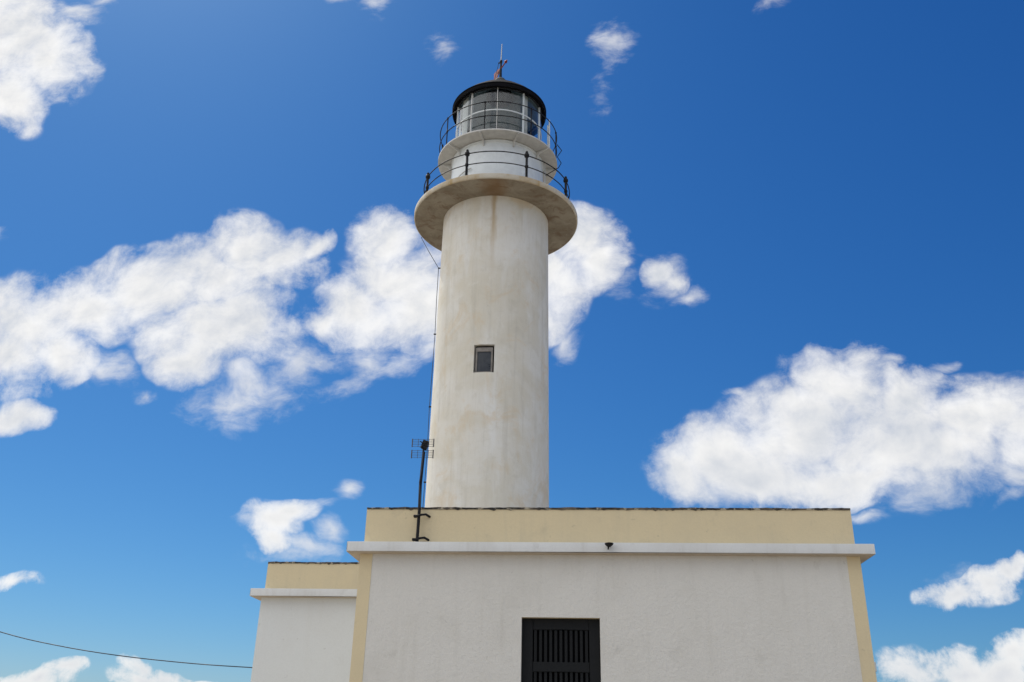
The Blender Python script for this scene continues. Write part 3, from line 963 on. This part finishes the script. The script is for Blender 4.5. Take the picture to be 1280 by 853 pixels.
# wind vane: an arm swinging towards the camera on the right, red fin on the left
vd = Vector((0.42, -0.72, 0)).normalized()
vo = Vector((TX, TY, 15.50))
bm = bmesh.new()
tube(bm, [vo - vd * 0.16, vo + vd * 0.26], 0.014)
tube(bm, [vo + vd * 0.22, vo + vd * 0.26, vo + vd * 0.34], [0.012, 0.036, 0.004])
vane = mesh_obj("wind_vane", bm, M_RED, mast, 60)
bm = bmesh.new()
nrm = Vector((vd.y, -vd.x, 0)) * 0.005
fin = [(-0.05, 0.06), (-0.16, 0.095), (-0.36, 0.13), (-0.34, 0.01), (-0.38, -0.13), (-0.20, -0.10), (-0.07, -0.05)]
A = [bm.verts.new(vo + vd * s + Vector((0, 0, z)) + nrm) for s, z in fin]
B = [bm.verts.new(vo + vd * s + Vector((0, 0, z)) - nrm) for s, z in fin]
bm.faces.new(A)
bm.faces.new(B[::-1])
for i in range(len(fin)):
    j = (i + 1) % len(fin)
    bm.faces.new((A[i], A[j], B[j], B[i]))
mesh_obj("vane_fin", bm, M_RED, mast)
bm = bmesh.new()
tube(bm, [(TX - 0.05, TY, 15.66), (TX - 0.27, TY + 0.35, 15.02 - 0.12)], 0.006, 6)
mesh_obj("stay_wire", bm, M_CABLE, mast, 60)

# ladder on the far right of the upper gallery
bm = bmesh.new()
la = [polar(TX, TY, 1.10, 97, 0), polar(TX, TY, 1.10, 107, 0)]
for q in la:
    tube(bm, [(q.x, q.y, ZU + 0.008), (q.x, q.y, 14.15)], 0.016)
for k in range(4):
    z = 13.15 + 0.25 * k
    tube(bm, [(la[0].x, la[0].y, z), (la[1].x, la[1].y, z)], 0.011)
mesh_obj("ladder", bm, M_WMET, tower, 60)

# lightning conductor: kinked strap off the upper rail, then down the left of the shaft
bm = bmesh.new()
zx = TX + 1.262
tube(bm, [(zx, TY, 13.40), (zx + 0.10, TY, 13.24), (zx + 0.005, TY, 13.08), (zx + 0.09, TY, 12.92), (zx + 0.03, TY, 12.80), (TX + 1.0, TY, 12.60)], 0.009, 6)
mesh_obj("conductor_strap", bm, M_BLACK, tower, 60)
bm = bmesh.new()
LA = -83.0
pts = [polar(TX, TY, RG + 0.004, -107, ZGT), polar(TX, TY, RG + 0.008, -106, ZG - 0.01), polar(TX, TY, 1.40, -96, ZG - 0.52), polar(TX, TY, shaft_r(10.4) + 0.04, LA, 10.36)]
for k in range(1, 10):
    z = 10.36 - k * 0.75
    pts.append(polar(TX, TY, shaft_r(z) + 0.03 + 0.008 * math.sin(k * 2.1), LA, z))
tube(bm, pts, 0.0065, 6)
cond = mesh_obj("conductor_cable", bm, M_CABLE, tower, 60)
for z in (10.36, 8.9, 7.4, 5.95, 4.75):
    bm = bmesh.new()
    q0 = polar(TX, TY, shaft_r(z) - 0.005, LA, z)
    q1 = polar(TX, TY, shaft_r(z) + 0.05, LA, z)
    tube(bm, [q0, q1], 0.014, 8)
    mesh_obj("clamp", bm, M_BLACK, cond, 60)

# ------------------------------------------------------------------ television antenna on the cornice
AX, AY = -2.298, -0.055
ant = thing("tv_antenna", "black television antenna on a thin mast clamped to the left end of the yellow parapet", "antenna", (AX, AY, ZT))
bm = bmesh.new()
tube(bm, [(AX, AY, ZT + 0.002), (AX + 0.004, AY, 4.3), (AX - 0.002, AY, 4.6), (AX + 0.016, AY, 5.03)], 0.0195, 10)
mastp = mesh_obj("mast", bm, M_BLACK, ant, 60)
bm = bmesh.new()
pts = [(AX + 0.02, AY - 0.024, 4.3), (AX + 0.012, AY - 0.026, 4.45), (AX - 0.012, AY - 0.026, 4.62), (AX + 0.004, AY - 0.026, 4.78), (AX + 0.014, AY - 0.024, 5.02)]
tube(bm, pts, 0.007, 6)
mesh_obj("cable", bm, M_CABLE, mastp, 60)
for z in (3.905, 4.195):
    bm = bmesh.new()
    box(bm, AX - 0.06, AX - 0.024, AY - 0.03, AY + 0.03, z - 0.014, z + 0.014, 0.004)
    tube(bm, [(AX - 0.05, AY - 0.03, z), (AX, AY - 0.032, z), (AX + 0.04, AY - 0.03, z + 0.014), (AX + 0.085, AY + 0.02, z + 0.03), (AX + 0.13, PI_ - 0.001, z + 0.012)], 0.0145, 8)
    mesh_obj("clamp", bm, M_BLACK, ant, 60)
AC = Vector((AX + 0.008, AY, 5.105))
bm = bmesh.new()
for sz in (-1, 1):
    zc = AC.z + sz * 0.075
    for k in range(5):
        z = zc + (k - 2) * 0.024
        tube(bm, [(AC.x - 0.168, AC.y + 0.10, z), (AC.x + 0.112, AC.y + 0.10, z)], 0.0024, 6)
    for sx, r in ((-0.168, 0.0075), (-0.09, 0.003), (0.05, 0.003), (0.112, 0.0075)):
        tube(bm, [(AC.x + sx, AC.y + 0.10, zc - 0.056), (AC.x + sx, AC.y + 0.10, zc + 0.056)], r, 6)
mesh_obj("reflector", bm, M_GRID, ant, 60)
bm = bmesh.new()
m0 = len(bm.verts)
box(bm, -0.035, 0.035, -0.05, 0.05, -0.055, 0.055, 0.01)
bmesh.ops.rotate(bm, verts=bm.verts, cent=(0, 0, 0), matrix=Matrix.Rotation(R(20), 3, 'Y'))
bmesh.ops.translate(bm, verts=bm.verts, vec=(AC.x + 0.012, AC.y + 0.02, AC.z + 0.02))
mesh_obj("feed_box", bm, M_BLACK, ant, 40)
bm = bmesh.new()
for sx in (-1, 1):
    tube(bm, [(AC.x + 0.012, AC.y - 0.03, AC.z + 0.02), (AC.x + 0.012 + sx * 0.055, AC.y - 0.035, AC.z + 0.055)], 0.006, 6)
    tube(bm, [(AC.x + 0.012, AC.y - 0.03, AC.z + 0.01), (AC.x + 0.012 + sx * 0.055, AC.y - 0.035, AC.z - 0.025)], 0.006, 6)
tube(bm, [(AC.x + 0.0, AC.y - 0.005, 5.01), (AC.x + 0.005, AC.y + 0.0, AC.z)], 0.012, 8)
tube(bm, [(AC.x + 0.005, AC.y, AC.z - 0.02), (AC.x + 0.005, AC.y + 0.10, AC.z - 0.02)], 0.010, 8)
mesh_obj("dipole", bm, M_BLACK, ant, 60)

# ------------------------------------------------------------------ small lamp on the cornice
LX, LZ = 0.045, 3.825
lampo = thing("cornice_lamp", "small black hooded lamp fixed to the white cornice above the barred window", "lamp", (LX, -OV, LZ))
bm = bmesh.new()
lathe(bm, [(0.0, LZ - 0.028), (0.018, LZ - 0.026), (0.044, LZ - 0.004), (0.054, LZ + 0.010), (0.050, LZ + 0.018), (0.0, LZ + 0.020)], LX, -OV - 0.062, 20)
mesh_obj("hood", bm, M_BLACK, lampo, 40)
bm = bmesh.new()
tube(bm, [(LX - 0.005, -OV - 0.001, LZ + 0.005), (LX - 0.005, -OV - 0.05, LZ + 0.005)], 0.01, 8)
tube(bm, [(LX - 0.006, -OV - 0.05, LZ - 0.01), (LX - 0.012, -OV - 0.056, LZ - 0.055)], 0.009, 8)
mesh_obj("arm", bm, M_BLACK, lampo, 60)

# ------------------------------------------------------------------ overhead cable and its pole
pole = thing("utility_pole", "grey wooden utility pole standing left of the side wing, carrying one cable", "pole", (-15.2, 4.6, 0))
bm = bmesh.new()
tube(bm, [(-15.2, 4.6, 0), (-15.2, 4.6, 5.2)], [0.13, 0.10], 16)
mesh_obj("shaft", bm, M_WOOD, pole, 60)
bm = bmesh.new()
tube(bm, [(-15.11, 4.6, 4.72), (-15.0, 4.6, 4.72)], 0.02, 8)
mesh_obj("insulator", bm, M_WMET, pole, 60)
wx = [(-15.02, 4.73), (-13.5, 4.19), (-12.0, 3.70), (-10.347, 3.25), (-9.31, 3.045), (-8.155, 2.89), (-6.843, 2.78), (-5.814, 2.73), (-5.49, 2.72)]
bm = bmesh.new()
pts = []
for i in range(len(wx) - 1):
    for k in range(4):
        t = k / 4
        p0 = wx[max(i - 1, 0)]; p1 = wx[i]; p2 = wx[i + 1]; p3 = wx[min(i + 2, len(wx) - 1)]
        def cr(j):
            return 0.5 * (2 * p1[j] + (p2[j] - p0[j]) * t + (2 * p0[j] - 5 * p1[j] + 4 * p2[j] - p3[j]) * t * t + (3 * p1[j] - p0[j] - 3 * p2[j] + p3[j]) * t ** 3)
        pts.append((cr(0), 4.6, cr(1)))
pts.append((wx[-1][0], 4.6, wx[-1][1]))
tube(bm, pts, 0.009, 6)
cab = mesh_obj("overhead_cable", bm, M_CABLE, None, 60)
tag(cab, "thin dark overhead cable sagging across the sky to the left side wing", "cable")
